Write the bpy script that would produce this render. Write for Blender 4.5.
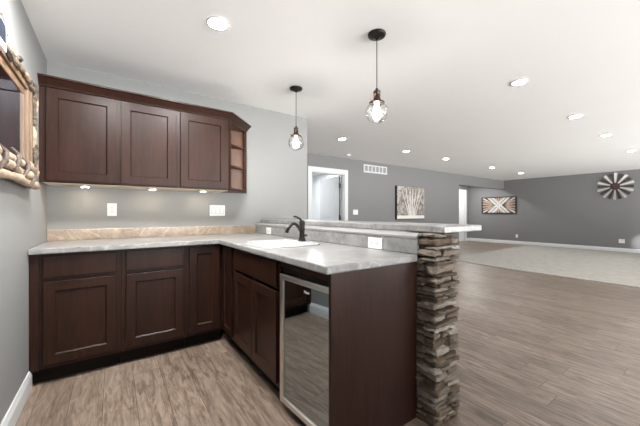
import bpy, bmesh, math, random
from mathutils import Vector, Matrix, noise
random.seed(7)
for o in list(bpy.data.objects): bpy.data.objects.remove(o)
S = bpy.context.scene; C = S.collection

# ------------------------------------------------------------------ camera
cd = bpy.data.cameras.new('camera'); cam = bpy.data.objects.new('camera', cd); C.objects.link(cam)
cd.sensor_width = 36.0; cd.lens = 36.0*293.0/640.0; cd.clip_start = .02; cd.shift_y = .0008
cam.location = (0, 0, 1.143); cam.rotation_euler = (math.pi/2, 0, -0.615)
S.camera = cam
# ------------------------------------------------------------------ world, exposure
S.view_settings.view_transform = 'Standard'; S.view_settings.look = 'None'
S.view_settings.exposure = 0.34
S.cycles.diffuse_bounces = 8; S.cycles.max_bounces = 14; S.view_settings.gamma = 1.0; S.view_settings.use_curve_mapping = False
LOW_GLOW_L, SKY_L = 20.0, 1.8     # glow from below, added to lift the ceiling, and sky above
W = bpy.data.worlds.new('world'); S.world = W; W.use_nodes = True
WB = W.node_tree.nodes['Background']; WB.inputs[1].default_value = 1.0
_t = W.node_tree; _c = _t.nodes.new('ShaderNodeTexCoord'); _s = _t.nodes.new('ShaderNodeSeparateXYZ'); _r = _t.nodes.new('ShaderNodeMapRange')
_m = _t.nodes.new('ShaderNodeMix'); _m.data_type = 'RGBA'; _r.inputs['From Min'].default_value = -.06; _r.inputs['From Max'].default_value = .04
_m.inputs[6].default_value = (LOW_GLOW_L*1.0, LOW_GLOW_L*1.0, LOW_GLOW_L*1.0, 1); _m.inputs[7].default_value = (SKY_L*.93, SKY_L*.97, SKY_L, 1)
_t.links.new(_c.outputs['Generated'], _s.inputs[0]); _t.links.new(_s.outputs['Z'], _r.inputs['Value']); _t.links.new(_r.outputs[0], _m.inputs[0]); _t.links.new(_m.outputs[2], WB.inputs[0])
DOWNLIGHT = 190.0         # emission of the downlight lenses in the long room
KITCHEN = 1200.0           # the kitchen ones are turned up further
PUCK = 120.0               # warm puck lights under the wall cabinet

# ------------------------------------------------------------------ node helpers
def mat(name, col=(.8,.8,.8), rough=.5, metal=0.0, spec=None, emit=None, estr=0, coat=0, ior=None):
    m = bpy.data.materials.new(name); m.use_nodes = True
    b = m.node_tree.nodes['Principled BSDF']
    b.inputs['Base Color'].default_value = (*col, 1); b.inputs['Roughness'].default_value = rough
    b.inputs['Metallic'].default_value = metal
    if spec is not None: b.inputs['Specular IOR Level'].default_value = spec
    if coat: b.inputs['Coat Weight'].default_value = coat; b.inputs['Coat Roughness'].default_value = .25
    if ior: b.inputs['IOR'].default_value = ior
    if emit: b.inputs['Emission Color'].default_value = (*emit, 1); b.inputs['Emission Strength'].default_value = estr
    return m
class NT:
    def __init__(s, m): s.m = m; s.t = m.node_tree; s.b = s.t.nodes['Principled BSDF']
    def n(s, ty, **kw):
        x = s.t.nodes.new(ty)
        for k, v in kw.items(): setattr(x, k, v)
        return x
    def l(s, a, b): s.t.links.new(a, b)
    def coords(s, scale=(1,1,1), kind='Object', rot=(0,0,0)):
        c = s.n('ShaderNodeTexCoord'); mp = s.n('ShaderNodeMapping')
        mp.inputs['Scale'].default_value = scale; mp.inputs['Rotation'].default_value = rot
        s.l(c.outputs[kind], mp.inputs['Vector']); return mp.outputs['Vector']
    def noise(s, vec, scale=5, detail=4, rough=.55, dist=0):
        x = s.n('ShaderNodeTexNoise'); x.inputs['Scale'].default_value = scale
        x.inputs['Detail'].default_value = detail; x.inputs['Roughness'].default_value = rough
        x.inputs['Distortion'].default_value = dist
        s.l(vec, x.inputs['Vector']); return x.outputs['Fac']
    def ramp(s, fac, stops, interp='LINEAR'):
        r = s.n('ShaderNodeValToRGB'); cr = r.color_ramp; cr.interpolation = interp
        while len(cr.elements) < len(stops): cr.elements.new(.5)
        for e, (p, c) in zip(cr.elements, stops): e.position = p; e.color = (*c, 1)
        s.l(fac, r.inputs['Fac']); return r.outputs['Color']
    def mix(s, fac, a, b, mode='MIX'):
        x = s.n('ShaderNodeMix', data_type='RGBA', blend_type=mode)
        for i, v in ((0, fac), (6, a), (7, b)):
            if hasattr(v, 'is_linked'): s.l(v, x.inputs[i])
            elif i == 0: x.inputs[0].default_value = v
            else: x.inputs[i].default_value = (*v, 1)
        return x.outputs[2]
    def bump(s, h, strength=.3, dist=.01):
        x = s.n('ShaderNodeBump'); x.inputs['Strength'].default_value = strength; x.inputs['Distance'].default_value = dist
        s.l(h, x.inputs['Height']); s.l(x.outputs['Normal'], s.b.inputs['Normal'])
    def color(s, c): s.l(c, s.b.inputs['Base Color'])

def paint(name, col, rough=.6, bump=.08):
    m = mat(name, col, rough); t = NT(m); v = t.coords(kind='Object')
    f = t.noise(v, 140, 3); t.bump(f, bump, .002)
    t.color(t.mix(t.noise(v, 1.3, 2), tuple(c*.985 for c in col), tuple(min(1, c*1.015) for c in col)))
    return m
M = {}
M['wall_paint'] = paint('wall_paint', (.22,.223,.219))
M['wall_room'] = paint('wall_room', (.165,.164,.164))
M['ceiling'] = paint('ceiling_paint', (.88,.88,.875), .8, .15)
M['white'] = paint('white_trim', (.58,.59,.60), .4, .02)
M['room_white'] = paint('pale_room', (.76,.78,.80))
M['trim_shaded'] = paint('shaded_white_trim', (.23,.23,.227), .5, .02)  # white trim, its colour darkened for the shade under the bar overhang
M['plastic'] = mat('white_plastic', (.72,.72,.71), .35)
M['slot'] = mat('dark_slot', (.05,.05,.05), .6)
M['slate'] = mat('plate_gap', (.3,.3,.3), .5)

def wood_cab():
    m = mat('espresso_wood', (.06,.028,.02), .36, spec=.2); t = NT(m)
    v = t.coords((9, 9, .9)); f = t.noise(v, 5, 6, .62, .6)
    c = t.ramp(f, [(.28,(.011,.0040,.0024)), (.5,(.021,.0080,.0049)), (.72,(.038,.0150,.0093))])
    big = t.noise(t.coords((1.3,1.3,.5)), 3, 3)
    c = t.mix(.35, c, t.ramp(big, [(.35,(.013,.0050,.0031)), (.65,(.036,.0146,.0092))]))
    t.color(c); t.bump(f, .06, .002); return m
M['cab'] = wood_cab()
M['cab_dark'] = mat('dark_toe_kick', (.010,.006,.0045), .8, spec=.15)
M['maple'] = mat('pale_maple_underside', (.60,.50,.38), .5)
M['cab_in'] = mat('cabinet_interior', (.11,.043,.018), .45)
def laminate(name='grey_laminate', tint=(1,1,1)):
    m = mat(name, (.4,.4,.38), .28); t = NT(m); v = t.coords()
    f = t.noise(v, 4.5, 8, .62, .9); g = t.noise(v, 22, 6, .6, .3)
    c = t.ramp(f, [(.25,(.10,.0995,.098)), (.45,(.18,.179,.176)), (.6,(.255,.253,.25)), (.8,(.36,.358,.35))])
    c = t.mix(.35, c, t.ramp(g, [(.3,(.115,.114,.111)), (.7,(.35,.348,.34))]))
    d = t.noise(t.coords((1,1,1), rot=(.3,.5,.7)), 2.2, 3, .5, 1.6)
    vein = t.ramp(d, [(.488,(0,0,0)), (.5,(1,1,1)), (.512,(0,0,0))])
    vm = t.n('ShaderNodeMath', operation='MULTIPLY'); vm.inputs[1].default_value = .22; t.l(vein, vm.inputs[0])
    t.color(t.mix(1.0, t.mix(vm.outputs[0], c, (.72,.70,.67)), tint, 'MULTIPLY')); return m
M['lam'] = laminate()
M['lam_tan'] = laminate('tan_laminate', (1.22, .97, .76))
def floor_mat():
    m = mat('wood_plank_floor', (.3,.25,.2), .38); t = NT(m)
    # staggered planks running along Y: row number, random shift per row, random value per plank
    c0 = t.n('ShaderNodeTexCoord'); sx = t.n('ShaderNodeSeparateXYZ'); t.l(c0.outputs['Object'], sx.inputs[0])
    def mt(op, a, b=None):
        x = t.n('ShaderNodeMath', operation=op)
        for k, q in ((0, a), (1, b)):
            if q is None: continue
            if hasattr(q, 'is_linked'): t.l(q, x.inputs[k])
            else: x.inputs[k].default_value = q
        return x.outputs[0]
    rx = mt('DIVIDE', sx.outputs['X'], .166); row_ = mt('FLOOR', rx)
    wn = t.n('ShaderNodeTexWhiteNoise', noise_dimensions='1D'); t.l(row_, wn.inputs['W'])
    uy = mt('ADD', mt('DIVIDE', sx.outputs['Y'], 1.25), mt('MULTIPLY', wn.outputs['Value'], 7.0)); pid = mt('FLOOR', uy)
    cb = t.n('ShaderNodeCombineXYZ'); t.l(row_, cb.inputs[0]); t.l(pid, cb.inputs[1])
    w2 = t.n('ShaderNodeTexWhiteNoise', noise_dimensions='3D'); t.l(cb.outputs[0], w2.inputs['Vector'])
    fx_, fy_ = mt('FRACT', rx), mt('FRACT', uy)
    gx = mt('LESS_THAN', mt('MINIMUM', fx_, mt('SUBTRACT', 1.0, fx_)), .0095)
    gy = mt('LESS_THAN', mt('MINIMUM', fy_, mt('SUBTRACT', 1.0, fy_)), .0014)
    seam = mt('MAXIMUM', gx, gy)
    sh = t.n('ShaderNodeVectorMath', operation='MULTIPLY_ADD')
    t.l(w2.outputs['Color'], sh.inputs[0]); sh.inputs[1].default_value = (3.1, 7.7, 2.3); t.l(c0.outputs['Object'], sh.inputs[2])
    mp = t.n('ShaderNodeMapping'); mp.inputs['Scale'].default_value = (13, 1.6, 1); t.l(sh.outputs[0], mp.inputs['Vector'])
    g = t.noise(mp.outputs['Vector'], 2.4, 7, .66, 1.2)
    c = t.ramp(g, [(.28,(.055,.037,.026)), (.42,(.138,.100,.074)), (.56,(.215,.166,.13)), (.78,(.31,.252,.205))])
    tone = t.ramp(w2.outputs['Value'], [(0,(.82,.81,.80)), (1,(1.14,1.14,1.14))])
    c = t.mix(1.0, c, tone, 'MULTIPLY')
    mp2 = t.n('ShaderNodeMapping'); mp2.inputs['Scale'].default_value = (5.5, 1.1, 1); t.l(sh.outputs[0], mp2.inputs['Vector'])
    k = t.noise(mp2.outputs['Vector'], 2.6, 6, .7, 2.2)
    kn = t.ramp(k, [(.33,(1,1,1)), (.46,(0,0,0))])
    km = t.n('ShaderNodeMath', operation='MULTIPLY'); km.inputs[1].default_value = .5; t.l(kn, km.inputs[0])
    c = t.mix(km.outputs[0], c, (.062,.046,.035))
    c = t.mix(mt('MULTIPLY', seam, .8), c, (.048,.037,.03))
    t.color(c); t.bump(g, .08, .002); return m
M['floor'] = floor_mat()
def carpet_mat():
    m = mat('beige_carpet', (.5,.47,.43), 1.0, spec=.1); t = NT(m); v = t.coords()
    f = t.noise(v, 7, 6, .7); g = t.noise(v, 160, 3)
    c = t.ramp(f, [(.3,(.31,.295,.27)), (.7,(.46,.445,.41))])
    c = t.mix(.35, c, t.ramp(g, [(.3,(.22,.21,.19)), (.7,(.56,.54,.50))])); t.color(c); t.bump(g, .6, .01); return m
M['carpet'] = carpet_mat()
def stone_mat():
    m = mat('ledge_stone', (.3,.26,.22), .85); t = NT(m); geo = t.n('ShaderNodeNewGeometry')
    c = t.ramp(geo.outputs['Random Per Island'], [(0,(.075,.048,.031)), (.3,(.13,.095,.066)), (.6,(.18,.146,.113)), (.85,(.24,.205,.17)), (1,(.32,.29,.25))])
    v = t.coords((1,1,2.4)); f = t.noise(v, 16, 8, .7)
    c = t.mix(.8, c, t.ramp(f, [(.3,(.45,.42,.38)), (.55,(1,1,1)), (.75,(1.3,1.28,1.24))]), 'MULTIPLY')
    t.color(c); t.bump(f, .7, .012); return m
M['stone'] = stone_mat()
M['mortar'] = mat('stone_backing', (.05,.042,.035), .95)
def drift(name, a, b, sc=(6,6,6)):
    m = mat(name, a, .75); t = NT(m); v = t.coords(sc); f = t.noise(v, 3, 7, .65, .8)
    t.color(t.ramp(f, [(.3,a), (.7,b)])); t.bump(f, .4, .006); return m
M['board'] = drift('tan_board', (.065,.034,.017), (.20,.118,.062), (14,1.2,14))
M['boardv'] = drift('tan_board_upright', (.08,.048,.029), (.21,.142,.092), (14,14,1.2))
M['log'] = drift('pale_driftwood', (.16,.11,.07), (.46,.355,.255), (10,3,10))
M['bark'] = drift('grey_bark', (.012,.009,.007), (.13,.095,.068), (14,14,14))
M['mirror'] = mat('mirror_glass', (.42,.50,.66), .01, 1.0)
M['tileglass'] = mat('blue_tile', (.010,.014,.03), .1)
M['tileframe'] = drift('whitewashed_wood', (.42,.44,.46), (.66,.68,.70))
M['steel'] = mat('stainless_steel', (.74,.72,.69), .3, 1.0)
M['fridge_glass'] = mat('dark_fridge_glass', (.36,.40,.42), .02, 1.0)
M['black'] = mat('black_plastic', (.012,.012,.013), .4)
M['bronze'] = mat('oil_rubbed_bronze', (.016,.013,.012), .38, .5)
M['copper'] = mat('aged_copper', (.07,.045,.036), .4, .9)
M['porcelain'] = mat('white_porcelain', (.50,.50,.49), .12, coat=.3)
def glass_mat():
    m = bpy.data.materials.new('clear_globe_glass'); m.use_nodes = True; nt = m.node_tree; nt.nodes.clear()
    o = nt.nodes.new('ShaderNodeOutputMaterial'); g = nt.nodes.new('ShaderNodeBsdfGlossy'); tr = nt.nodes.new('ShaderNodeBsdfTransparent')
    g.inputs['Roughness'].default_value = .10; g.inputs['Color'].default_value = (.45,.45,.45,1); tr.inputs['Color'].default_value = (.95,.95,.95,1)
    lw = nt.nodes.new('ShaderNodeLayerWeight'); lw.inputs['Blend'].default_value = .32
    mx = nt.nodes.new('ShaderNodeMixShader')
    nt.links.new(lw.outputs['Facing'], mx.inputs[0]); nt.links.new(tr.outputs[0], mx.inputs[1]); nt.links.new(g.outputs[0], mx.inputs[2])
    tl = nt.nodes.new('ShaderNodeBsdfTranslucent'); tl.inputs['Color'].default_value = (.9,.9,.9,1); m2 = nt.nodes.new('ShaderNodeMixShader'); m2.inputs[0].default_value = .006
    nt.links.new(mx.outputs[0], m2.inputs[1]); nt.links.new(tl.outputs[0], m2.inputs[2]); nt.links.new(m2.outputs[0], o.inputs[0]); return m
M['globe'] = glass_mat()
M['bulb'] = mat('glowing_bulb', (.9,.85,.8), .4, emit=(1,.925,.83), estr=95)
M['lens'] = mat('downlight_lens', (.9,.9,.9), .4, emit=(1,.985,.965), estr=DOWNLIGHT)
M['lens_bright'] = mat('kitchen_downlight_lens', (.9,.9,.9), .4, emit=(1,.985,.965), estr=KITCHEN)
M['lens_added'] = mat('added_cool_lens', (.9,.9,.9), .4, emit=(.93,.97,1), estr=950)
M['puck'] = mat('puck_lens', (.9,.9,.9), .4, emit=(1,.80,.58), estr=PUCK)
M['art_white'] = drift('white_slat', (.40,.39,.37), (.56,.55,.53)); M['art_tan'] = drift('tan_slat', (.25,.18,.135), (.38,.295,.235))
M['art_dark'] = drift('charcoal_slat', (.04,.035,.031), (.10,.09,.082)); M['art_frame'] = mat('dark_art_frame', (.02,.016,.014), .5)
M['plum'] = drift('plum_brown_metal', (.035,.015,.015), (.075,.032,.03))
M['blade_white'] = drift('worn_white_metal', (.40,.385,.36), (.60,.58,.55))
M['blade_dark'] = drift('worn_dark_metal', (.025,.02,.018), (.07,.055,.05))
def canvas_mat():
    m = mat('birch_print', (.5,.48,.44), .7); t = NT(m); v = t.coords()
    f = t.noise(v, 11, 5, .75); g = t.noise(v, 3.5, 3)
    a = t.ramp(f, [(.42,(.09,.075,.063)), (.50,(.21,.185,.16)), (.60,(.48,.46,.43))])
    t.color(t.mix(.35, a, t.ramp(g, [(.35,(.13,.105,.085)), (.65,(.34,.32,.29))]))); return m
M['canvas'] = canvas_mat()
M['trunk_print'] = drift('pale_trunk_print', (.52,.50,.47), (.74,.72,.69), (20,20,5)); M['snow_print'] = mat('pale_ground_print', (.66,.65,.61), .7)
M['ink'] = mat('white_ink', (.85,.85,.85), .4)

# ------------------------------------------------------------------ mesh helpers
class MB:
    def __init__(s): s.bm = bmesh.new(); s.mi = 0
    def face(s, vs):
        f = s.bm.faces.new(vs); f.material_index = s.mi; return f
    def v(s, p): return s.bm.verts.new(p)
    def box(s, x0, x1, y0, y1, z0, z1):
        v = [s.v((x, y, z)) for z in (z0, z1) for y in (y0, y1) for x in (x0, x1)]
        for q in ((0,2,3,1),(4,5,7,6),(0,1,5,4),(2,6,7,3),(0,4,6,2),(1,3,7,5)): s.face([v[i] for i in q])
        return s
    def prism(s, poly, axis, a, b):
        def P(u, w, t): return {'x':(t,u,w), 'y':(u,t,w), 'z':(u,w,t)}[axis]
        A = [s.v(P(u, w, a)) for u, w in poly]; B = [s.v(P(u, w, b)) for u, w in poly]; n = len(poly)
        s.face(A[::-1]); s.face(B)
        for i in range(n): s.face([A[i], A[(i+1)%n], B[(i+1)%n], B[i]])
        return s
    def lathe(s, prof, c, seg=24, axis='z', scale=(1,1), caps=True):
        rings = []
        for r, h in prof:
            ring = []
            for i in range(seg):
                a = 2*math.pi*i/seg; p, q = r*math.cos(a)*scale[0], r*math.sin(a)*scale[1]
                d = {'z':(p,q,h), 'x':(h,p,q), 'y':(p,h,q)}[axis]
                ring.append(s.v((c[0]+d[0], c[1]+d[1], c[2]+d[2])))
            rings.append(ring)
        for A, B in zip(rings, rings[1:]):
            for i in range(seg): s.face([A[i], A[(i+1)%seg], B[(i+1)%seg], B[i]])
        for ring, (r, h) in ((rings[0], prof[0]), (rings[-1], prof[-1])):
            if r > 1e-4 and caps: s.face(ring)
        return s
    def tube(s, pts, rad, seg=10, wob=0, seed=0):
        pts = [Vector(p) for p in pts]; rings = []; n = len(pts)
        for k, p in enumerate(pts):
            t = (pts[min(k+1, n-1)]-pts[max(k-1, 0)]).normalized()
            u = t.orthogonal().normalized() if k == 0 else (u-t*u.dot(t)).normalized()
            w = t.cross(u); r = rad[k] if isinstance(rad, (list, tuple)) else rad
            ring = []
            for i in range(seg):
                a = 2*math.pi*i/seg; d = u*math.cos(a)+w*math.sin(a)
                rr = r*(1+wob*noise.noise((p+d*r)*22+Vector((seed, 0, 0)))) if wob else r
                ring.append(s.v(p+d*rr))
            rings.append(ring)
        for A, B in zip(rings, rings[1:]):
            for i in range(seg): s.face([A[i], A[(i+1)%seg], B[(i+1)%seg], B[i]])
        s.face(rings[0][::-1]); s.face(rings[-1]); return s
    def cells(s, xs, ys, keep, z0, z1):
        # slab made of grid cells that share vertices (holes and L shapes)
        vt = {}
        def g(i, j, z):
            k = (i, j, z)
            if k not in vt: vt[k] = s.v((xs[i], ys[j], z))
            return vt[k]
        K = {(i, j) for i in range(len(xs)-1) for j in range(len(ys)-1) if keep((xs[i]+xs[i+1])/2, (ys[j]+ys[j+1])/2)}
        for i, j in K:
            s.face([g(i,j,z1), g(i+1,j,z1), g(i+1,j+1,z1), g(i,j+1,z1)])
            s.face([g(i,j,z0), g(i,j+1,z0), g(i+1,j+1,z0), g(i+1,j,z0)])
            for di, dj, a, b in ((-1,0,(i,j+1),(i,j)), (1,0,(i+1,j),(i+1,j+1)), (0,-1,(i,j),(i+1,j)), (0,1,(i+1,j+1),(i,j+1))):
                if (i+di, j+dj) not in K: s.face([g(*a,z0), g(*b,z0), g(*b,z1), g(*a,z1)])
        return s
    def shaker(s, o, u, n, w, h, t=.02, rail=.06, rec=.010, ch=.008, panel=True):
        # framed door: o = lower corner of the front face, u = width direction, n = outward normal
        o, u, n = Vector(o), Vector(u), Vector(n); z = Vector((0,0,1))
        def R(m, d): return [s.v(o+u*a+z*b-n*d) for a, b in ((m,m),(w-m,m),(w-m,h-m),(m,h-m))]
        loops = [R(0,t), R(0,.002), R(.002,0)]
        if panel: loops += [R(rail,0), R(rail+ch,rec)]
        s.face(loops[0][::-1]); s.face(loops[-1])
        for A, B in zip(loops, loops[1:]):
            for i in range(4): s.face([A[i], A[(i+1)%4], B[(i+1)%4], B[i]])
        return s
    def build(s, name, ms, parent=None, bevel=0, smooth=False, seg=2, angle=35):
        bmesh.ops.recalc_face_normals(s.bm, faces=s.bm.faces)
        off = Vector((0,0,0)); q = parent
        while q: off += q.location; q = q.parent
        if parent is None:
            vs = [v.co for v in s.bm.verts]
            lo = [min(v[i] for v in vs) for i in range(3)]; hi = [max(v[i] for v in vs) for i in range(3)]
            off = Vector(((lo[0]+hi[0])/2, (lo[1]+hi[1])/2, lo[2]))
        bmesh.ops.translate(s.bm, vec=-off, verts=s.bm.verts)
        me = bpy.data.meshes.new(name); s.bm.to_mesh(me); s.bm.free()
        for m in (ms if isinstance(ms, (list, tuple)) else [ms]): me.materials.append(m)
        o = bpy.data.objects.new(name, me); C.objects.link(o)
        if parent: o.parent = parent
        else: o.location = off
        if smooth:
            for p in me.polygons: p.use_smooth = True
        if bevel:
            b = o.modifiers.new('bevel', 'BEVEL'); b.width = bevel; b.segments = seg; b.limit_method = 'ANGLE'; b.angle_limit = math.radians(angle)
        return o
def thing(name, label, cat, loc, group=None):
    o = bpy.data.objects.new(name, None); C.objects.link(o); o.location = loc; o.empty_display_size = .1
    return tag(o, label, cat, group)
def tag(o, label, cat, group=None):
    o['label'] = label; o['category'] = cat
    if group: o['group'] = group
    return o
def struct(name, mb, m, **kw):
    o = mb.build(name, m, **kw); o['kind'] = 'structure'; return o
def dup(root, loc, label, group=None):
    r = root.copy(); C.objects.link(r); r.location = loc; r['label'] = label
    if group: r['group'] = group
    for ch in list(root.children):
        c = ch.copy(); C.objects.link(c); c.parent = r
        for g in list(ch.children):
            d = g.copy(); C.objects.link(d); d.parent = c
    return r
def box(*a): return MB().box(*a)

# ------------------------------------------------------------------ dimensions
XL, YB, XE, YD, XR, ZC = -.447, 3.29, 2.115, 5.13, 12.3, 2.41
YR, YF0 = 6.5, -4.0
DX0, DX1, DZ = 3.41, 4.30, 2.035        # door opening in the far wall
AX0, AZ = 9.11, 2.075                   # opening to the recess
# ------------------------------------------------------------------ the setting
struct('floor', box(XL-.1, XR+.1, YF0-.1, 8.6, -.1, 0), M['floor'])
struct('ceiling', box(XL-.1, XR+.1, YF0-.1, 8.6, ZC, ZC+.1), M['ceiling'])
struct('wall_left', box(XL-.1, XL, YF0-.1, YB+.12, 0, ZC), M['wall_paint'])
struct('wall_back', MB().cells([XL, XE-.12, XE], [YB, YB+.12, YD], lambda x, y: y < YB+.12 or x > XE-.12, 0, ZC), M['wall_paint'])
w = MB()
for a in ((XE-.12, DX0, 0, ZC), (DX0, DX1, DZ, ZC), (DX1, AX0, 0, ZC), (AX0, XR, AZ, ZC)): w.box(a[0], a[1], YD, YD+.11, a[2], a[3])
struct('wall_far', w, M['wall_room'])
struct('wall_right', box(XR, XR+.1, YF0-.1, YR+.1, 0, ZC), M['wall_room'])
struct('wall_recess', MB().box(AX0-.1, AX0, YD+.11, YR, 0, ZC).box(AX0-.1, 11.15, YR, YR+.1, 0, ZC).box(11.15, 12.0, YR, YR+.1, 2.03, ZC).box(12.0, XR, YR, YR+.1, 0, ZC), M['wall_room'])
# wall behind the camera, with wide windows letting in the daylight
wf = MB()
WIN = ((.6, 4.6), (5.8, 9.0), (9.5, 11.8))
px = XL
for a, b in WIN:
    wf.box(px, a, YF0-.1, YF0, 0, ZC); wf.box(a, b, YF0-.1, YF0, 0, .12); wf.box(a, b, YF0-.1, YF0, 2.2, ZC); px = b
wf.box(px, XR, YF0-.1, YF0, 0, ZC)
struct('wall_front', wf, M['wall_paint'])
for i, (a, b) in enumerate(WIN):
    f = MB()
    f.box(a, b, YF0-.07, YF0-.02, .12, .18).box(a, b, YF0-.07, YF0-.02, 2.14, 2.2)
    for x in (a, (a+b)/2-.03, b-.06): f.box(x, x+.06, YF0-.07, YF0-.02, .18, 2.14)
    struct('window_%d' % (i+1), f, M['white'])
    pl = bpy.data.lights.new('window_portal', 'AREA'); pl.shape = 'RECTANGLE'; pl.size = b-a; pl.size_y = 2.08; pl.cycles.is_portal = True
    po = bpy.data.objects.new('window_portal', pl); C.objects.link(po); po.location = ((a+b)/2, YF0-.12, 1.16); po.rotation_euler = (math.pi/2, 0, 0)
# room behind the white door
struct('wall_side_room', MB().box(XE, 2.25, YD+.11, 8.5, 0, ZC).box(5.6, 5.7, YD+.11, 8.5, 0, ZC).box(XE, 5.7, 8.5, 8.6, 0, ZC), M['room_white'])
# peninsula knee wall
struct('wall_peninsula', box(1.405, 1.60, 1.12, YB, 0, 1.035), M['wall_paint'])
def board(name, pts, axis, a, b): return struct(name, MB().prism(pts, axis, a, b), M['white'])
def bprof(x, s): return [(x, 0), (x+s*.015, 0), (x+s*.015, .085), (x+s*.009, .105), (x+s*.006, .118), (x, .118)]
board('baseboard_left', bprof(XL, 1), 'y', YF0, 2.655)
board('baseboard_right', bprof(XR, -1), 'y', YF0, YR)
bf = MB()
for a, b in ((XE, DX0-.115), (DX1+.115, AX0)): bf.prism(bprof(YD, -1), 'x', a, b)
struct('baseboard_far', bf, M['white'])
board('baseboard_recess', bprof(YR, -1), 'x', 12.105, XR)
# casings
def casing(name, x0, x1, zt, y, wd=.1, th=.018, jamb=.11):
    m = MB()
    m.box(x0-wd, x0, y-th, y, 0, zt+wd).box(x1, x1+wd, y-th, y, 0, zt+wd).box(x0, x1, y-th, y, zt, zt+wd)
    m.box(x0, x0+.018, y, y+jamb, 0, zt).box(x1-.018, x1, y, y+jamb, 0, zt).box(x0+.018, x1-.018, y, y+jamb, zt-.018, zt)
    return struct(name, m, M['white'], bevel=.003)
casing('trim_1', DX0, DX1, DZ, YD)
casing('trim_2', 11.15, 12.0, 2.03, YR)
# open white door, hinged on the right jamb
d = bpy.data.objects.new('door_1', None); C.objects.link(d); d['kind'] = 'structure'
d.location = (DX1-.02, YD+.11, 0); d.rotation_euler = (0, 0, 0)
def local(mb, name, m, parent, **kw):
    bmesh.ops.translate(mb.bm, vec=parent.location, verts=mb.bm.verts); return mb.build(name, m, parent, **kw)
sl = MB(); hgt = 2.005
sl.box(-.04, -.006, .0, .76, .01, hgt)
for z0, z1 in ((.2, .92), (1.06, 1.88)):                      # raised mouldings round two panels
    for a in ((.12,.64,z0,z0+.025), (.12,.64,z1-.025,z1), (.12,.145,z0,z1), (.615,.64,z0,z1)): sl.box(-.046, -.04, *a)
local(sl, 'door_slab', M['white'], d, bevel=.002)
for z in (.3, 1.05, 1.78):
    local(MB().box(-.05, -.004, -.012, -.0005, z-.05, z+.05).lathe([(.011, -.06), (.011, .06)], (-.05, -.012, z), 10), 'hinge', M['black'], d)
local(MB().box(-.041, -.005, -.0012, 0, .01, hgt), 'edge_strip', M['black'], d)
struct('door_2', MB().box(11.168, 11.982, YR+.04, YR+.075, .01, 2.01).box(11.3, 11.85, YR+.034, YR+.04, 1.0, 1.9).box(11.3, 11.85, YR+.034, YR+.04, .2, .86), M['white'], bevel=.002)
# white trim under the bar top
struct('trim_3', MB().prism([(1.380, 1.003), (1.380, 1.016), (1.404, 1.034), (1.404, 1.003)], 'y', 1.024, YB), M['trim_shaded'])

# carpet with its cut corner
cp = MB().prism([(6.57, YF0), (XR-.016, YF0), (XR-.016, 4.26), (7.35, 4.2), (7.08, 4.13), (6.88, 3.95), (6.72, 3.5), (6.62, 2.6)], 'z', 0.0, .014)
tag(cp.build('carpet', M['carpet'], bevel=.006), 'large pale beige carpet covering the far half of the wood floor', 'carpet')

# ------------------------------------------------------------------ base cabinets
FY, FX = 2.655, .805       # face-frame planes; doors stand 20 mm proud
def base_left(name, x0, x1, label, drawer, dx0, dx1, dz=.685, filler=False):
    t = thing(name, label, 'cabinet', ((x0+x1)/2, 2.95, 0))
    b = MB().box(x0, x1, FY, YB-.002, .105, .874)
    b.build('body', M['cab'], t, bevel=.001)
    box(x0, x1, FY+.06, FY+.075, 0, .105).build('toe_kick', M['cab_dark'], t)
    if filler: box(x0, x0+.045, FY-.012, FY, .105, .874).build('filler_strip', M['cab'], t, bevel=.001)
    if drawer:
        MB().shaker((dx0, FY-.02, .715), (1,0,0), (0,-1,0), dx1-dx0, .145, .0198, panel=False).build('drawer', M['cab'], t)
    MB().shaker((dx0, FY-.02, .135), (1,0,0), (0,-1,0), dx1-dx0, dz-.135, .0198).build('door', M['cab'], t)
    return t
base_left('base_cabinet', XL+.001, .049, 'dark brown base cabinet against the left wall, wide door under one drawer', True, -.378, .022, filler=True)
base_left('base_cabinet', .051, .499, 'dark brown base cabinet with drawer, between the wall-side one and the corner door', True, .080, .478)
base_left('corner_cabinet', .501, .80, 'dark brown corner base cabinet with one narrow full-height door and no drawer', False, .522, .772, .86)
# peninsula
t = thing('corner_filler_cabinet', 'slim dark brown cabinet front in the inner corner left of the sink doors', 'cabinet', (1.1, 2.5, 0))
box(FX, 1.386, 2.336, FY-.022, .105, .874).build('body', M['cab'], t, bevel=.001)
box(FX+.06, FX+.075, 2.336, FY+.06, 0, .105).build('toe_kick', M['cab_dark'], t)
MB().shaker((FX-.02, 2.60, .135), (0,-1,0), (-1,0,0), .235, .725, .0198, rail=.045).build('door', M['cab'], t)
t = thing('sink_cabinet', 'dark brown sink base cabinet with two doors under a false drawer front', 'cabinet', (1.1, 1.94, 0))
sb = MB().box(FX, 1.386, 1.541, 1.56, .105, .874).box(FX, 1.386, 2.316, 2.334, .105, .874).box(FX, 1.386, 1.56, 2.316, .105, .125)
sb.box(1.37, 1.386, 1.56, 2.316, .125, .874).box(FX, FX+.02, 1.56, 2.316, .69, .874).box(FX, FX+.02, 1.56, 2.316, .125, .15).box(FX, FX+.02, 1.92, 1.965, .15, .69)
sb.build('body', M['cab'], t)
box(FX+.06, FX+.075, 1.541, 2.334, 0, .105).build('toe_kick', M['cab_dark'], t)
MB().shaker((FX-.02, 2.31, .705), (0,-1,0), (-1,0,0), .745, .15, .0198, panel=False).build('drawer_front', M['cab'], t)
for y in (2.31, 1.935): MB().shaker((FX-.02, y, .135), (0,-1,0), (-1,0,0), .37, .545, .0198).build('door', M['cab'], t)
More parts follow.
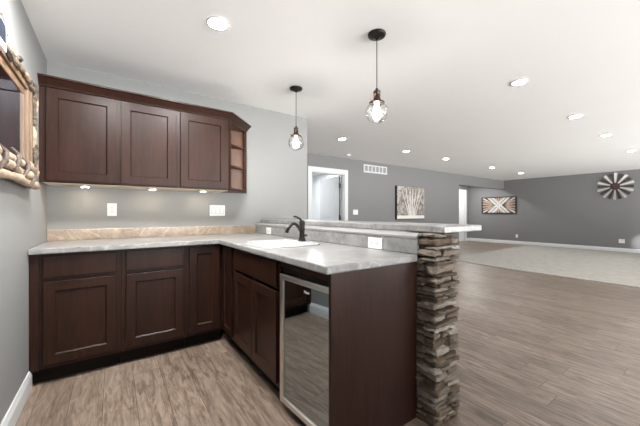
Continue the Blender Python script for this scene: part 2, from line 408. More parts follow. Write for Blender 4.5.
# wine fridge
t = thing('wine_fridge', 'under-counter wine fridge with stainless framed dark glass door', 'fridge', (1.1, 1.29, 0))
fb = MB().box(FX+.065, 1.37, 1.052, 1.066, .02, .80).box(FX+.03, 1.37, 1.515, 1.535, .02, .80).box(FX+.065, 1.37, 1.066, 1.515, .02, .06).box(FX+.065, 1.37, 1.066, 1.515, .78, .80).box(1.35, 1.37, 1.066, 1.515, .06, .78)
fb.build('body', M['black'], t)
for k in range(5):
    sh = MB(); z = .17+k*.115
    for j in range(9): sh.box(.89, 1.34, 1.075+j*.0525, 1.085+j*.0525, z, z+.008)
    sh.box(.88, .892, 1.07, 1.512, z-.004, z+.014).build('shelf', M['steel'], t)
FRIDGE_TURN = 4.3       # the fridge stands a little askew, its near side set back
fr = MB(); y0, y1, z0, z1, wd = 1.055, 1.528, .055, .795, .031
a = [(y0,z0),(y1,z0),(y1,z1),(y0,z1)]; b_ = [(y0+wd,z0+wd),(y1-wd,z0+wd),(y1-wd,z1-wd),(y0+wd,z1-wd)]
def loop(pts, x): return [fr.v((x, p[0], p[1])) for p in pts]
L1, L2, L3, L4 = loop(a, .785), loop(b_, .785), loop(b_, .815), loop(a, .815)
for P, Q in ((L1,L2),(L2,L3),(L3,L4),(L4,L1)):
    for i in range(4): fr.face([P[i], P[(i+1)%4], Q[(i+1)%4], Q[i]])
DOOR = Matrix.Translation((.792, 1.53, 0)) @ Matrix.Rotation(math.radians(FRIDGE_TURN), 4, 'Z') @ Matrix.Translation((-.785, -1.53, 0))
def turned(m): bmesh.ops.transform(m.bm, matrix=DOOR, verts=m.bm.verts); return m
fo = turned(fr).build('door_frame', M['steel'], t, bevel=.003)
turned(box(.793, .800, y0+wd-.004, y1-wd+.004, z0+wd-.004, z1-wd+.004)).build('door_glass', M['fridge_glass'], fo)
lk = MB().lathe([(.006, 0), (.006, .003), (.003, .004)], (.7815, 1.16, .078), 12, 'x'); turned(lk).build('lock', M['plastic'], fo)
tc = bpy.data.curves.new('mark', 'FONT'); tc.body = 'Haier'; tc.size = .021; tc.extrude = .0003
to = bpy.data.objects.new('mark', tc); C.objects.link(to)
bpy.context.view_layer.update()
tm = bpy.data.meshes.new_from_object(to.evaluated_get(bpy.context.evaluated_depsgraph_get())); bpy.data.objects.remove(to)
tm.transform(Matrix.Translation((-1.1, -1.29, 0)) @ DOOR @ Matrix.Translation((.7925, 1.300, .727)) @ Matrix(((0,0,-1,0),(-1,0,0,0),(0,1,0,0),(0,0,0,1))))
tm.materials.clear(); tm.materials.append(M['ink']); lo = bpy.data.objects.new('logo', tm); C.objects.link(lo); lo.parent = fo
box(FX+.035, FX+.05, 1.055, 1.53, 0.0, .05).build('toe_grille', M['black'], t)
# rail over the fridge + end panel
t = thing('end_panel', 'tall dark brown panel closing the near end of the peninsula', 'panel', (1.09, 1.038, 0))
box(.787, 1.392, 1.030, 1.048, 0, .875).build('panel', M['cab'], t, bevel=.0015)
box(FX, FX+.02, 1.048, 1.540, .832, .874).build('top_rail', M['cab'], t)
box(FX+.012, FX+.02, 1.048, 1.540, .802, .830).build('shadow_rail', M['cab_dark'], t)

# ------------------------------------------------------------------ worktop, sink, faucet
t = thing('worktop', 'grey mottled laminate worktop, L-shaped, with matching low splashback', 'worktop', (.6, 2.9, .876))
SX0, SX1, SY0, SY1 = .845, 1.19, 1.755, 2.145
top = MB().cells([XL+.001, .755, SX0, SX1, 1.3835], [1.016, SY0, SY1, 2.606, YB-.001],
    lambda x, y: (x > .755 or y > 2.606) and not (SX0 < x < SX1 and SY0 < y < SY1), .876, .914)
top.build('slab', M['lam'], t, bevel=.007, seg=3)
box(XL+.001, 1.3835, YB-.02, YB-.001, .9145, 1.006).build('splashback', M['lam_tan'], t, bevel=.003)
box(1.384, 1.404, 1.022, YB-.0205, .9145, 1.001).build('splashback', M['lam'], t, bevel=.002)

def superell(cx, cy, a, b, rad, k, z):
    rad = min(rad, a*.98, b*.98); out = []
    for q, (sx, sy) in enumerate(((1,1),(-1,1),(-1,-1),(1,-1))):
        for i in range(k//4):
            th = math.pi/2*(q+i/(k//4-1)); out.append((cx+sx*(a-rad)+rad*math.cos(th), cy+sy*(b-rad)+rad*math.sin(th), z))
    return out
t = thing('sink', 'white drop-in bar sink with rounded rim set in the worktop', 'sink', (1.035, 1.95, .914))
sk = MB(); K = 48; rings = []
for a, b, n, z, cx in ((.217,.224,.07,.9145,1.035), (.219,.226,.072,.921,1.035), (.210,.217,.065,.927,1.035), (.160,.187,.055,.927,1.008), (.150,.177,.05,.918,1.006), (.145,.172,.05,.85,1.006), (.115,.14,.05,.79,1.006), (.03,.03,.03,.785,1.006)):
    rings.append([sk.v(p) for p in superell(cx, 1.95, a, b, n, K, z)])
for A, B in zip(rings, rings[1:]):
    for i in range(K): sk.face([A[i], A[(i+1)%K], B[(i+1)%K], B[i]])
sk.face(rings[-1])
so = sk.build('basin', M['porcelain'], t, smooth=True)
MB().lathe([(.0, .787), (.022, .787), (.028, .7885), (.03, .786)], (1.006, 1.95, 0), 20).build('drain', M['steel'], t)
fx, fy, fz = 1.208, 1.955, .9275
t = thing('faucet', 'dark bronze single-lever faucet at the back of the white sink', 'faucet', (fx, fy, fz))
MB().lathe([(.030,fz),(.031,fz+.004),(.026,fz+.012),(.021,fz+.03),(.020,fz+.08),(.024,fz+.086),(.024,fz+.094),(.021,fz+.10),(.022,fz+.145),(.020,fz+.156),(.012,fz+.163),(.0,fz+.164)], (fx, fy, 0), 24).build('body', M['bronze'], t, smooth=True)
pts = []; 
for k in range(13):
    u = k/12; pts.append((fx-.012-.118*u, fy, fz+.088-.01*(1-u)+.054*math.sin(math.pi*u)))
MB().tube(pts, [.013-.0015*(k/12) for k in range(13)], 12).tube([pts[-1], (pts[-1][0]-.006, fy, pts[-1][2]-.018)], [.0125, .014], 12).build('spout', M['bronze'], t, smooth=True)
MB().tube([(fx, fy, fz+.15), (fx-.02, fy, fz+.175), (fx-.05, fy, fz+.190), (fx-.075, fy, fz+.193)], [.011,.009,.007,.0065], 10).build('lever', M['bronze'], t, smooth=True)
MB().tube([(fx, fy, fz+.045), (fx+.02, fy-.02, fz+.045), (fx+.03, fy-.03, fz+.045)], [.007,.008,.009], 10).build('side_knob', M['bronze'], t, smooth=True)

# ------------------------------------------------------------------ bar top and stone column
t = box(1.447, 1.85, .895, YB-.001, 1.0365, 1.074).build('bar_top', M['lam'], bevel=.006, seg=3)
tag(t, 'long raised grey laminate bar top resting on the stone column', 'bar top')
t = thing('stone_column', 'stacked ledge stone column at the near end of the raised bar', 'column', (1.515, 1.02, 0))
CX0, CX1, CY0, CY1 = 1.425, 1.605, .945, 1.115
box(CX0, CX1, CY0, CY1, 0, 1.03).build('core', M['mortar'], t)
st = MB()
def stone(x0, x1, y0, y1, z0, z1, sd):
    nx = max(2, round((x1-x0)/.022)); ny = max(2, round((y1-y0)/.022)); nz = max(2, round((z1-z0)/.011))
    c = Vector(((x0+x1)/2, (y0+y1)/2, (z0+z1)/2)); hs = Vector(((x1-x0)/2, (y1-y0)/2, (z1-z0)/2))
    vt = {}
    tilt = random.uniform(-.07, .07); tilt2 = random.uniform(-.07, .07)
    def g(i, j, k):
        if (i, j, k) not in vt:
            p = Vector((x0+(x1-x0)*i/nx, y0+(y1-y0)*j/ny, z0+(z1-z0)*k/nz)); q = p-c
            e = sum((abs(q[a])/hs[a])**8 for a in range(3))**(1/8)
            r = Vector(q)
            for a in range(3):
                if abs(q[a])/hs[a] > .99:
                    others = max(abs(q[b])/hs[b] for b in range(3) if b != a)
                    r[a] *= 1-(.30 if a == 2 else .09)*max(0, others-.62)/.38
            n1 = noise.noise_vector(p*26+Vector((sd, 0, 0))); n2 = noise.noise_vector(p*70+Vector((0, sd, 0)))
            r += Vector((n1.x*.010+n2.x*.007, n1.y*.010+n2.y*.007, n1.z*.005+n2.z*.003))
            r.z += tilt*r.x+tilt2*r.y
            w = c+r; w.z = max(.0005, min(1.034, w.z)); vt[(i, j, k)] = st.v(w)
        return vt[(i, j, k)]
    for k, lim in ((0, 0), (nz, 1)):
        for i in range(nx):
            for j in range(ny): st.face([g(i,j,k), g(i+1,j,k), g(i+1,j+1,k), g(i,j+1,k)])
    for j in (0, ny):
        for i in range(nx):
            for k in range(nz): st.face([g(i,j,k), g(i+1,j,k), g(i+1,j,k+1), g(i,j,k+1)])
    for i in (0, nx):
        for j in range(ny):
            for k in range(nz): st.face([g(i,j,k), g(i,j+1,k), g(i,j+1,k+1), g(i,j,k+1)])
z = 0.0; row = 0
def jit(a=.011): return random.uniform(-a, a)
while z < 1.03:
    h = random.choice((.017, .02, .024, .027, .03, .034, .04, .048)); h = min(h, 1.036-z)
    if 1.036-z-h < .015: h = 1.036-z
    grow = .012*(1-z)                       # a touch wider at the foot
    L = CX0-.020-grow; Rr = CX1+.020+grow; F = CY0-.026-grow
    zt = z+h-random.uniform(.001, .005)
    kind = random.random()
    if kind < .55:                          # corner stone plus neighbours
        xm = L+(Rr-L)*random.uniform(.3, .72); ym = F+(CY1-F)*random.uniform(.3, .75)
        stone(L+jit(), xm-.002, F+jit(), ym-.002, z, zt, row*3.1)
        stone(L+jit(), CX0+.03, ym+.002, CY1, z, zt-random.uniform(0, .006), row*5.7+1)
        stone(xm+.002, Rr+jit(), F+jit(), CY1-.01, z, zt-random.uniform(0, .006), row*4.3+2)
    elif kind < .8:                         # long front stone over the left return
        stone(L+jit()+.004, Rr+jit(), F+jit(), CY0+.05, z, zt, row*1.7+3)
        stone(L+jit(), CX0+.03, CY0+.052, CY1, z, zt, row*2.2+7)
        stone(CX1-.03, Rr+jit(), CY0+.052, CY1-.01, z, zt, row*2.9+7)
    else:                                   # two short front stones behind a left corner slab
        xm = L+(Rr-L)*random.uniform(.5, .68)
        stone(L+jit(), L+.07, F+jit(), CY1, z, zt, row*3.3)
        stone(L+.072, xm, F+jit(), CY0+.05, z, zt-.003, row*1.3+3)
        stone(xm+.003, Rr+jit(), F+jit(), CY1-.02, z, zt, row*2.7+5)
    z += h; row += 1
st.build('stone_veneer', M['stone'], t)

# ------------------------------------------------------------------ wall cabinet
UY, U0, U1, UZ0, UZ1 = 2.96, XL+.001, .955, 1.376, 2.10
t = thing('wall_cabinet', 'dark brown wall cabinet of three doors with crown moulding and angled open end', 'cabinet', (.25, 3.12, UZ0))
ub = MB().box(U0, U1, UY, YB-.001, UZ0+.018, UZ1)
ub.box(U0, U1, UY, UY+.004, UZ0, UZ0+.018).box(U0, U0+.02, UY+.02, YB-.001, UZ0, UZ0+.018)
ub.build('body', M['cab'], t, bevel=.001)
for a, b in ((-.407, .028), (.054, .470), (.508, .940)):
    MB().shaker((a, UY-.02, 1.39), (1,0,0), (0,-1,0), b-a, .69, .0198, rail=.066).build('door', M['cab'], t)
# angled open end: shelves between the side of the box and the wall stile
tip = 1.245; dpt = [(U1, UY), (tip, YB-.035), (tip, YB-.001), (U1, YB-.001)]
es = MB()
es.prism(dpt, 'z', UZ0, UZ0+.02).prism(dpt, 'z', UZ1-.02, UZ1)
es.box(U1, tip, YB-.012, YB-.001, UZ0+.02, UZ1-.02)
es.box(tip-.018, tip, YB-.06, YB-.012, UZ0+.02, UZ1-.02)
es.box(U1-.001, U1+.001, UY, YB-.001, UZ0, UZ1)
for z in (1.645, 1.875): es.prism([(U1, UY+.03), (tip-.02, YB-.045), (tip-.02, YB-.012), (U1, YB-.012)], 'z', z, z+.018)
eo = es.build('end_shelf', M['cab_in'], t)
dv = Vector((tip-U1, YB-.035-UY, 0)).normalized(); nv = Vector((dv.y, -dv.x, 0))
ff = MB()
for a, b, z0, z1 in ((0,.03,UZ0,UZ1), (.40,.43,UZ0,UZ1), (.03,.40,UZ0,UZ0+.03), (.03,.40,UZ1-.03,UZ1)):
    ln = math.hypot(tip-U1, YB-.035-UY); a, b = a/.43*ln, b/.43*ln
    p, q = Vector((U1, UY, 0))+dv*a, Vector((U1, UY, 0))+dv*b
    ff.prism([(p.x, p.y), (q.x, q.y), ((q+nv*.016).x, (q+nv*.016).y), ((p+nv*.016).x, (p+nv*.016).y)], 'z', z0, z1)
ff.build('end_frame', M['cab'], eo)
# crown moulding swept round the front and the angled end
cr = MB(); prof = [(0, 2.088), (.012, 2.088), (.016, 2.098), (.050, 2.138), (.062, 2.144), (.062, 2.157), (0, 2.157)]
ln_n = nv; path = []
for p, n in ((Vector((U0, UY, 0)), Vector((0,-1,0))), (Vector((U1, UY, 0)), None), (Vector((tip+.0, YB-.035, 0)), None), ):
    path.append(p)
miter = (Vector((0,-1,0))+nv).normalized(); miter /= miter.dot(nv)
secs = [(Vector((U0, UY, 0)), Vector((0,-1,0))), (Vector((U1, UY, 0)), miter), (Vector((tip, YB-.035, 0)), nv), ]
# run the last section on to the wall
e = secs[-1][0]; k = (YB-.001-e.y-nv.y*.0)/dv.y
rings = [[cr.v((p+n*d)+Vector((0,0,z))) for d, z in prof] for p, n in secs[:2]]
last = []
for d, z in prof:
    b0 = Vector((U1, UY, 0))+nv*d; s_ = (YB-.001-b0.y)/dv.y; q = b0+dv*min(s_, .43+d*.2); last.append(cr.v(q+Vector((0,0,z))))
rings.append(last)
for A, B in zip(rings, rings[1:]):
    for i in range(len(prof)): cr.face([A[i], A[(i+1)%len(prof)], B[(i+1)%len(prof)], B[i]])
cr.face(rings[0][::-1]); cr.face(rings[-1])
cr.prism([(U0, UY), (U1, UY), (tip, YB-.035), (tip, YB-.001), (U0, YB-.001)], 'z', UZ1, 2.15)
cr.build('crown_moulding', M['cab'], t)
box(U0+.02, U1, UY+.004, YB-.001, UZ0-.003, UZ0+.018).build('underside_panel', M['maple'], t)
# puck lights
def puck(x, y, z, label):
    p = thing('puck_light', label, 'light', (x, y, z), 'puck lights under the wall cabinet')
    MB().lathe([(.034, z), (.034, z-.008), (.026, z-.009)], (x, y, 0), 20).build('rim', M['plastic'], p)
    MB().lathe([(.025, z-.0095), (.0, z-.0100)], (x, y, 0), 20).build('lens', M['puck'], p)
    return p
P0 = puck(-.19, 3.13, UZ0-.0032, 'small warm puck light under the leftmost cabinet door')
dup(P0, (.30, 3.13, UZ0-.0032), 'small warm puck light under the middle cabinet door')
dup(P0, (.75, 3.13, UZ0-.0032), 'small warm puck light under the rightmost cabinet door')
# ------------------------------------------------------------------ mirror in a driftwood frame on the left wall
MY0, MY1, MZ0, MZ1 = 1.15, 2.64, 1.298, 1.985
t = thing('mirror', 'wide wall mirror framed in tan boards and driftwood branches', 'mirror', (XL, 2.05, MZ0))
bk = box(XL+.001, XL+.012, MY0+.02, MY1-.03, MZ0+.02, MZ1-.02).build('backing', M['bark'], t)
GY0, GY1, GZ0, GZ1 = MY0+.17, 2.385, 1.46, 1.835
box(XL+.0125, XL+.018, GY0-.02, GY1+.02, GZ0-.02, GZ1+.02).build('glass', M['mirror'], t)
for k, (d0, wd) in enumerate(((.022, .040), (.034, .034), (.044, .030))):        # stepped boards round the glass
    z = GZ1+.002+(.042, .078, 0)[k-1] if k else GZ1+.002
    y = GY1+.002+(.042, .078, 0)[k-1] if k else GY1+.002
    box(XL+.013, XL+d0, GY0-.05, y-.001, z, z+wd).build('frame_board', M['board'], t, bevel=.004)
    box(XL+.013, XL+d0, y, y+wd, MZ0+.10, z+wd).build('frame_board', M['boardv'], t, bevel=.004)
    yl = GY0-.002-(y-GY1)
    box(XL+.013, XL+d0, yl-wd, yl, MZ0+.10, GZ1).build('frame_board', M['boardv'], t, bevel=.004)
for k, (z, r) in enumerate(((1.324, .024), (1.369, .026), (1.412, .025))):
    n = 14; y1 = (2.62, 2.57, 2.54)[k]
    MB().tube([(XL+.04+.006*math.sin(i*1.7+k), MY0+.02+(y1-MY0-.02)*i/(n-1), z+.006*math.sin(i*.9+k*2)) for i in range(n)], [r*(1+.12*math.sin(i*2.3+k)) for i in range(n)], 10, .25, k).build('driftwood_log', M['log'], t, smooth=True)
random.seed(5)
box(XL+.013, XL+.030, MY0, MY1-.002, MZ1-.078, MZ1-.002).build('outer_board', M['board'], t, bevel=.006)
box(XL+.013, XL+.028, MY1-.115, MY1, MZ0+.01, MZ1-.08).build('outer_board', M['bark'], t, bevel=.006)
def sliver(p, d, r, k):
    p = Vector(p); d = Vector(d); n_ = 7
    pts = [p+d*(i/(n_-1))+Vector((.012*math.sin(math.pi*i/(n_-1))+random.uniform(-.003,.003), random.uniform(-.006,.006), random.uniform(-.006,.006))) for i in range(n_)]
    MB().tube(pts, [r*(.35+.75*math.sin(math.pi*(i+.4)/(n_-.2)))*random.uniform(.75,1.2) for i in range(n_)], 8, .5, k).build('bark_piece', M['bark'] if k % 4 else M['log'], t)
k = 0
for y in [1.2+.072*i for i in range(19)]:
    k += 1; sliver((XL+.032, y, MZ1-.04+random.uniform(-.03,.02)), (0, random.uniform(.09,.15), random.uniform(-.05,.05)), random.uniform(.010,.016), k)
for z in [1.34+.055*i for i in range(10)]:
    k += 1; sliver((XL+.030, MY1-.05+random.uniform(-.045,.03), z), (0, random.uniform(-.03,.03), random.uniform(.09,.15)), random.uniform(.009,.014), k)
for k, (y, z) in enumerate(((2.20, 1.385), (2.36, 1.35), (2.0, 1.40), (1.8, 1.38), (1.5, 1.36))):
    MB().tube([(XL+.055, y-.03, z-.055), (XL+.072, y, z-.01), (XL+.068, y+.02, z+.03), (XL+.05, y+.0, z+.06)], [.007,.012,.011,.006], 8, .6, k+40).build('knot_branch', M['bark'], t)
tl = box(XL+.046, XL+.058, 1.745, 1.885, 1.862, 1.985).build('corner_tile', M['tileframe'], t, bevel=.004)
box(XL+.0585, XL+.060, 1.765, 1.862, 1.89, 1.972).build('tile_glass', M['tileglass'], tl)

# ------------------------------------------------------------------ outlets and switches
def plate(name, label, cat, c, u, n, w, h, kind):
    # c = centre on the wall, u = horizontal direction, n = outward normal
    t = thing(name, label, cat, c); c, u, n = Vector(c), Vector(u), Vector(n); z = Vector((0,0,1))
    def bx(m, a0, a1, b0, b1, d0, d1):
        P = [c+u*a+z*b+n*d for d in (d0, d1) for b in (b0, b1) for a in (a0, a1)]
        v = [m.v(p) for p in P]
        for q in ((0,2,3,1),(4,5,7,6),(0,1,5,4),(2,6,7,3),(0,4,6,2),(1,3,7,5)): m.face([v[i] for i in q])
    m = MB(); bx(m, -w/2, w/2, -h/2, h/2, .0005, .006); m.build('cover_plate', M['plastic'], t, bevel=.002)
    def socket(a, b):
        s = MB(); bx(s, a-.017, a+.017, b-.014, b+.014, .006, .0075); so_ = s.build('socket', M['plastic'], t, bevel=.001)
        q = MB()
        for d in (-.007, .007): bx(q, a+d-.0016, a+d+.0016, b-.003, b+.007, .0076, .0079)
        bx(q, a-.002, a+.002, b-.010, b-.006, .0076, .0079); q.build('slots', M['slot'], so_)
    def rocker(a):
        g = MB(); bx(g, a-.019, a+.019, -.036, .036, .006, .0064); go = g.build('surround', M['slate'], t)
        s = MB(); bx(s, a-.016, a+.016, -.033, .033, .0065, .010); s.build('rocker', M['plastic'], go, bevel=.001)
    if kind == 'v': socket(0, .02); socket(0, -.02)
    if kind == 'h': socket(-.02, 0); socket(.02, 0)
    if kind == 'r1': rocker(0)
    if kind == 'r2': rocker(-.023); rocker(.023)
    if kind == 'r3': rocker(-.046); rocker(0); rocker(.046)
    return t
plate('outlet', 'white upright double outlet under the leftmost wall cabinet door', 'outlet', (-.008, YB, 1.178), (1,0,0), (0,-1,0), .072, .115, 'v')
plate('switch_plate', 'white triple switch plate under the right end of the wall cabinet', 'switch', (.938, YB, 1.175), (1,0,0), (0,-1,0), .165, .115, 'r3')
plate('outlet', 'white sideways outlet on the splashback nearest the stone column', 'outlet', (1.384, 1.34, .952), (0,-1,0), (-1,0,0), .122, .072, 'h')
plate('outlet', 'white sideways outlet on the splashback in the corner behind the faucet', 'outlet', (1.384, 2.92, .955), (0,-1,0), (-1,0,0), .115, .072, 'h')
plate('switch_plate', 'white switch plate on the dark wall right of the open door', 'switch', (4.64, YD, 1.175), (1,0,0), (0,-1,0), .15, .115, 'r2')
plate('outlet', 'small white outlet low on the grey wall below the striped wood art', 'outlet', (XR, 4.69, .305), (0,-1,0), (-1,0,0), .075, .115, 'v')
plate('outlet', 'white square outlet low on the grey wall near the right edge', 'outlet', (XR, 1.93, .325), (0,-1,0), (-1,0,0), .125, .115, 'r2')

# ------------------------------------------------------------------ vent
t = thing('air_vent', 'white return-air vent grille high on the dark wall', 'vent', (5.30, YD, 2.225))
VX0, VX1, VZ0, VZ1 = 4.90, 5.71, 2.135, 2.325
v = MB().box(VX0, VX1, YD-.012, YD-.0005, VZ0, VZ0+.03).box(VX0, VX1, YD-.012, YD-.0005, VZ1-.03, VZ1).box(VX0, VX0+.03, YD-.012, YD-.0005, VZ0+.03, VZ1-.03).box(VX1-.03, VX1, YD-.012, YD-.0005, VZ0+.03, VZ1-.03)
for k in range(1, 6): x = VX0+.03+(VX1-VX0-.06)*k/6; v.box(x-.012, x+.012, YD-.011, YD-.002, VZ0+.03, VZ1-.03)
v.build('frame', M['white'], t)
s = MB()
for k in range(6):
    z = VZ0+.034+k*.021; s.prism([(YD-.010, z), (YD-.009, z-.002), (YD-.003, z+.006), (YD-.004, z+.008)], 'x', VX0+.03, VX1-.03)
s.build('slats', M['white'], t)
box(VX0+.03, VX1-.03, YD-.0015, YD-.0005, VZ0+.03, VZ1-.03).build('backing', M['slot'], t)

# ------------------------------------------------------------------ birch picture
PX0, PX1, PZ0, PZ1 = 6.03, 7.20, .985, 1.875
t = thing('birch_picture', 'canvas picture of pale birch trees on the dark wall', 'picture', (6.66, YD, PZ0))
box(PX0, PX1, YD-.055, YD-.001, PZ0, PZ1).build('canvas', [M['art_frame']], t, bevel=.002)
box(PX0+.015, PX1-.004, YD-.057, YD-.0555, PZ0+.02, PZ1-.008).build('print', M['canvas'], t)
tr = MB(); random.seed(3)
for x, lean, w0 in ((6.55,-.16,.032), (6.60,-.05,.04), (6.66,.02,.045), (6.72,.10,.036), (6.77,.20,.03), (6.50,-.30,.026), (6.82,.34,.024), (6.58,-.22,.02), (6.75,.27,.02)):
    n = 8; Lp, Rp = [], []
    for i in range(n):
        u = i/(n-1); cx = x+lean*u**1.3+.012*math.sin(5*u+x*9); ww = w0*(1-.6*u); z = PZ0+.10+u*.74
        Lp.append((cx-ww/2, z)); Rp.append((cx+ww/2, z))
    tr.prism(Lp+Rp[::-1], 'y', YD-.0582, YD-.0572)
tr.build('tree_trunks', M['trunk_print'], t)
box(PX0+.015, PX1-.004, YD-.0586, YD-.0572, PZ0+.02, PZ0+.105).build('snow_strip', M['snow_print'], t)

# ------------------------------------------------------------------ striped wood art (X of slats)
AY0, AY1, AZ0, AZ1 = 4.69, 5.95, 1.14, 1.79
t = thing('wood_slat_art', 'wide framed wood art with a white X of slats', 'wall art', (XR, 5.32, AZ0))
AW, AH = AY1-AY0, AZ1-AZ0; cyA, czA = (AY0+AY1)/2, (AZ0+AZ1)/2
f = MB(); xf = XR-.03
f.box(xf-.012, XR-.001, AY0, AY1, AZ0, AZ0+.035).box(xf-.012, XR-.001, AY0, AY1, AZ1-.035, AZ1).box(xf-.012, XR-.001, AY0, AY0+.035, AZ0+.035, AZ1-.035).box(xf-.012, XR-.001, AY1-.035, AY1, AZ0+.035, AZ1-.035)
f.build('frame', M['art_frame'], t)
box(XR-.012, XR-.001, AY0+.035, AY1-.035, AZ0+.035, AZ1-.035).build('backing', M['art_dark'], t)
hw, hh = AW/2-.037, AH/2-.037
def clip(poly):
    for ax, sg, lim in ((0,1,hw),(0,-1,hw),(1,1,hh),(1,-1,hh)):
        out = []
        for i in range(len(poly)):
            p, q = poly[i], poly[(i+1) % len(poly)]; a, b = lim-sg*p[ax], lim-sg*q[ax]
            if a >= 0: out.append(p)
            if (a >= 0) != (b >= 0): k = a/(a-b); out.append((p[0]+(q[0]-p[0])*k, p[1]+(q[1]-p[1])*k))
        poly = out
        if not poly: break
    return poly
def slat(m, p, q, w, d):
    dx, dz = q[0]-p[0], q[1]-p[1]; l = math.hypot(dx, dz); nx, nz = -dz/l*w/2, dx/l*w/2
    pl = clip([(p[0]+nx, p[1]+nz), (p[0]-nx, p[1]-nz), (q[0]-nx, q[1]-nz), (q[0]+nx, q[1]+nz)])
    if len(pl) >= 3: m.prism([(cyA+a, czA+b) for a, b in pl], 'x', XR-.012-d, XR-.0125)
ws = MB()
for s_ in (1, -1):
    for o_ in (-.058, .058): slat(ws, (-.36*1.3+o_*1.2, s_*-.36*1.3), (.36*1.3+o_*1.2, s_*.36*1.3), .075, .012 if s_ > 0 else .0135)
ws.build('white_slats', M['art_white'], t)
ts = MB()
for sx in (1, -1):
    for k, a in enumerate((-.62, -.38, -.13, .13, .38, .62)):
        slat(ts, (sx*(.17+.03*abs(a)), a*.1), (sx*.66, a*.52), .058, .008)
    for k, a in enumerate((-.5, 0, .5)):
        slat(ts, (a*.06, sx*.14), (a*.24, sx*.34), .05, .008)
ts.build('tan_slats', M['art_tan'], t)
for sx, sz in ((1,1), (1,-1), (-1,1), (-1,-1)):
    gs = MB(); slat(gs, (sx*.42, sz*.18), (sx*.60, sz*.30), .04, .010)
    gs.build('pale_corner_slat', M['art_white'], t)

# ------------------------------------------------------------------ windmill wheel art
wy, wz, R0 = 2.065, 1.955, .405
t = thing('windmill_wheel', 'round windmill wheel wall art with white and dark blades', 'wall art', (XR, wy, wz))
for k in range(20):
    a = 2*math.pi*(k+.1)/20; ca, sa = math.cos(a), math.sin(a)
    m = MB(); w0, w1, r1 = .016, .037, R0*(1 if k % 2 else .96)
    def P(r, wd, x): return m.v((x, wy+ca*r-sa*wd, wz+sa*r+ca*wd))
    tw = .012; x0 = XR-.035
    fr_ = [P(.09, -w0, x0-tw*.5), P(.09, w0, x0+tw*.5), P(r1, w1, x0+tw), P(r1, -w1, x0-tw)]
    bk_ = [P(.09, -w0, x0-tw*.5+.004), P(.09, w0, x0+tw*.5+.004), P(r1, w1, x0+tw+.004), P(r1, -w1, x0-tw+.004)]
    m.face(fr_); m.face(bk_[::-1])
    for i in range(4): m.face([fr_[i], fr_[(i+1)%4], bk_[(i+1)%4], bk_[i]])
    m.build('blade', M['blade_white'] if k % 2 else M['blade_dark'], t)
hb = MB().lathe([(.110, -.055), (.110, -.048), (.102, -.046), (.098, -.055), (.06, -.058), (.05, -.07), (.0, -.072)], (XR, wy, wz), 24, 'x')
hb.lathe([(.04, -.047), (.04, -.001)], (XR, wy, wz), 16, 'x')
hb.build('hub', M['plum'], t)

# ------------------------------------------------------------------ ceiling lights
def downlight(x, y, label, lens):
    p = thing('ceiling_downlight', label, 'ceiling light', (x, y, ZC), 'recessed ceiling downlights')
    MB().lathe([(.057, ZC-.001), (.072, ZC-.0015), (.074, ZC-.004), (.070, ZC-.008), (.057, ZC-.0075)], (x, y, 0), 32, caps=False).build('trim_ring', M['white'], p, smooth=True)
    MB().lathe([(.0575, ZC-.0045), (.0, ZC-.0046)], (x, y, 0), 32).build('lens', lens, p)
    return p
D0 = downlight(.57, 1.985, 'round recessed downlight above the kitchen, left of the pendants', M['lens_bright'])
row1 = ((3.20, 'first downlight of the right-hand ceiling row, nearest the pendants'), (4.92, 'second downlight of the right-hand ceiling row'),
        (6.50, 'third downlight of the right-hand ceiling row'), (8.55, 'fourth downlight of the right-hand ceiling row, at the right edge'))
row2 = ((3.18, 'downlight in front of the open white door, first of the row along the dark wall'), (4.86, 'second downlight of the row along the dark wall, above the picture'),
        (6.28, 'third downlight of the row along the dark wall'), (8.50, 'fourth downlight of the row along the dark wall'), (10.4, 'farthest downlight, last of the row along the dark wall'))
D1 = downlight(3.20, 1.20, row1[0][1], M['lens'])
for x, lb in row1[1:]: dup(D1, (x, 1.20, ZC), lb)
for x, lb in row2: dup(D1, (x, 3.85, ZC), lb)
for x, y in ((.0, 1.84),): dup(D0, (x, y, ZC), 'added recessed downlight over the kitchen, outside the picture')  # unseen lamp added to brighten the left wall and kitchen floor
for x, y in ((10.4, 1.2), (6.4, -1.6), (9.6, -1.6)): dup(D1, (x, y, ZC), 'round recessed downlight outside the picture')
dup(D0, (11.2, 5.8, ZC), 'round recessed downlight in the ceiling of the far recess')
DR = downlight(3.3, 6.3, 'added recessed downlight in the room behind the white door', M['lens_added'])  # unseen lamps added to brighten what shows through the doorway
dup(DR, (5.0, 7.3, ZC), 'added recessed downlight in the far corner of the room behind the white door')
sd = MB().lathe([(.06, ZC-.001), (.062, ZC-.01), (.055, ZC-.03), (.03, ZC-.036), (0, ZC-.036)], (4.12, 4.80, 0), 24).build('smoke_detector', M['plastic'], smooth=True)
tag(sd, 'small white round smoke detector on the ceiling near the vent', 'smoke detector')

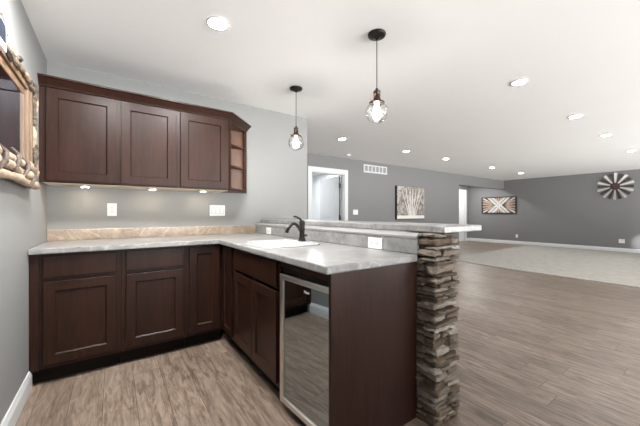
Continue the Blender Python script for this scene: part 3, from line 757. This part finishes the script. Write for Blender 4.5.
# ------------------------------------------------------------------ pendants
def pendant(x, y, label):
    p = thing('pendant_light', label, 'pendant light', (x, y, ZC), 'bronze pendants over the bar')
    MB().lathe([(.062, ZC-.0005), (.064, ZC-.006), (.060, ZC-.016), (.045, ZC-.024), (.014, ZC-.030), (.008, ZC-.042), (0, ZC-.042)], (x, y, 0), 28).build('canopy', M['bronze'], p, smooth=True)
    MB().tube([(x, y, ZC-.04), (x, y, 2.02)], .0032, 8).build('cord', M['black'], p)
    so_ = MB().lathe([(0, 2.026), (.008, 2.026), (.012, 2.012), (.024, 2.006), (.026, 1.998), (.023, 1.994), (.024, 1.955), (.027, 1.95), (.030, 1.938), (.052, 1.928), (.055, 1.922), (.030, 1.924), (.0, 1.926)], (x, y, 0), 24).build('socket', M['copper'], p, smooth=True)
    for s in (-1, 1): MB().tube([(x+s*.05, y, 1.927), (x+s*.066, y, 1.929)], .0035, 8).build('screw', M['copper'], so_)
    g = []; R = .078; zc = 1.858
    for k in range(17):
        a = math.radians(158-158*k/16) if False else math.pi*(.17+.83*k/16); g.append((max(1e-5, R*math.sin(a)), zc+R*math.cos(a)))
    MB().lathe(g, (x, y, 0), 32).build('glass_globe', M['globe'], p, smooth=True)
    b = [(.0, 1.925), (.013, 1.924), (.013, 1.905), (.020, 1.885), (.030, 1.855), (.031, 1.835), (.022, 1.812), (.010, 1.803), (0, 1.801)]
    MB().lathe(b, (x, y, 0), 20).build('bulb', M['bulb'], p, smooth=True)
    return p
Q0 = pendant(1.52, 1.457, 'nearer pendant with clear glass globe, hanging larger over the bar')
dup(Q0, (1.51, 2.556, ZC), 'farther pendant with clear glass globe, hanging near the kitchen wall')

# added spot lamp that makes the bright patch low on the right wall
sp = bpy.data.lights.new('patch_spot', 'SPOT'); sp.energy = 400; sp.spot_size = math.radians(15); sp.spot_blend = .8; sp.color = (.95,.97,1); sp.shadow_soft_size = .02
so = bpy.data.objects.new('patch_spot', sp); C.objects.link(so); so.location = (10.6, .2, .9)
so.rotation_euler = (Vector((XR, 1.42, .34))-so.location).to_track_quat('-Z', 'Y').to_euler()
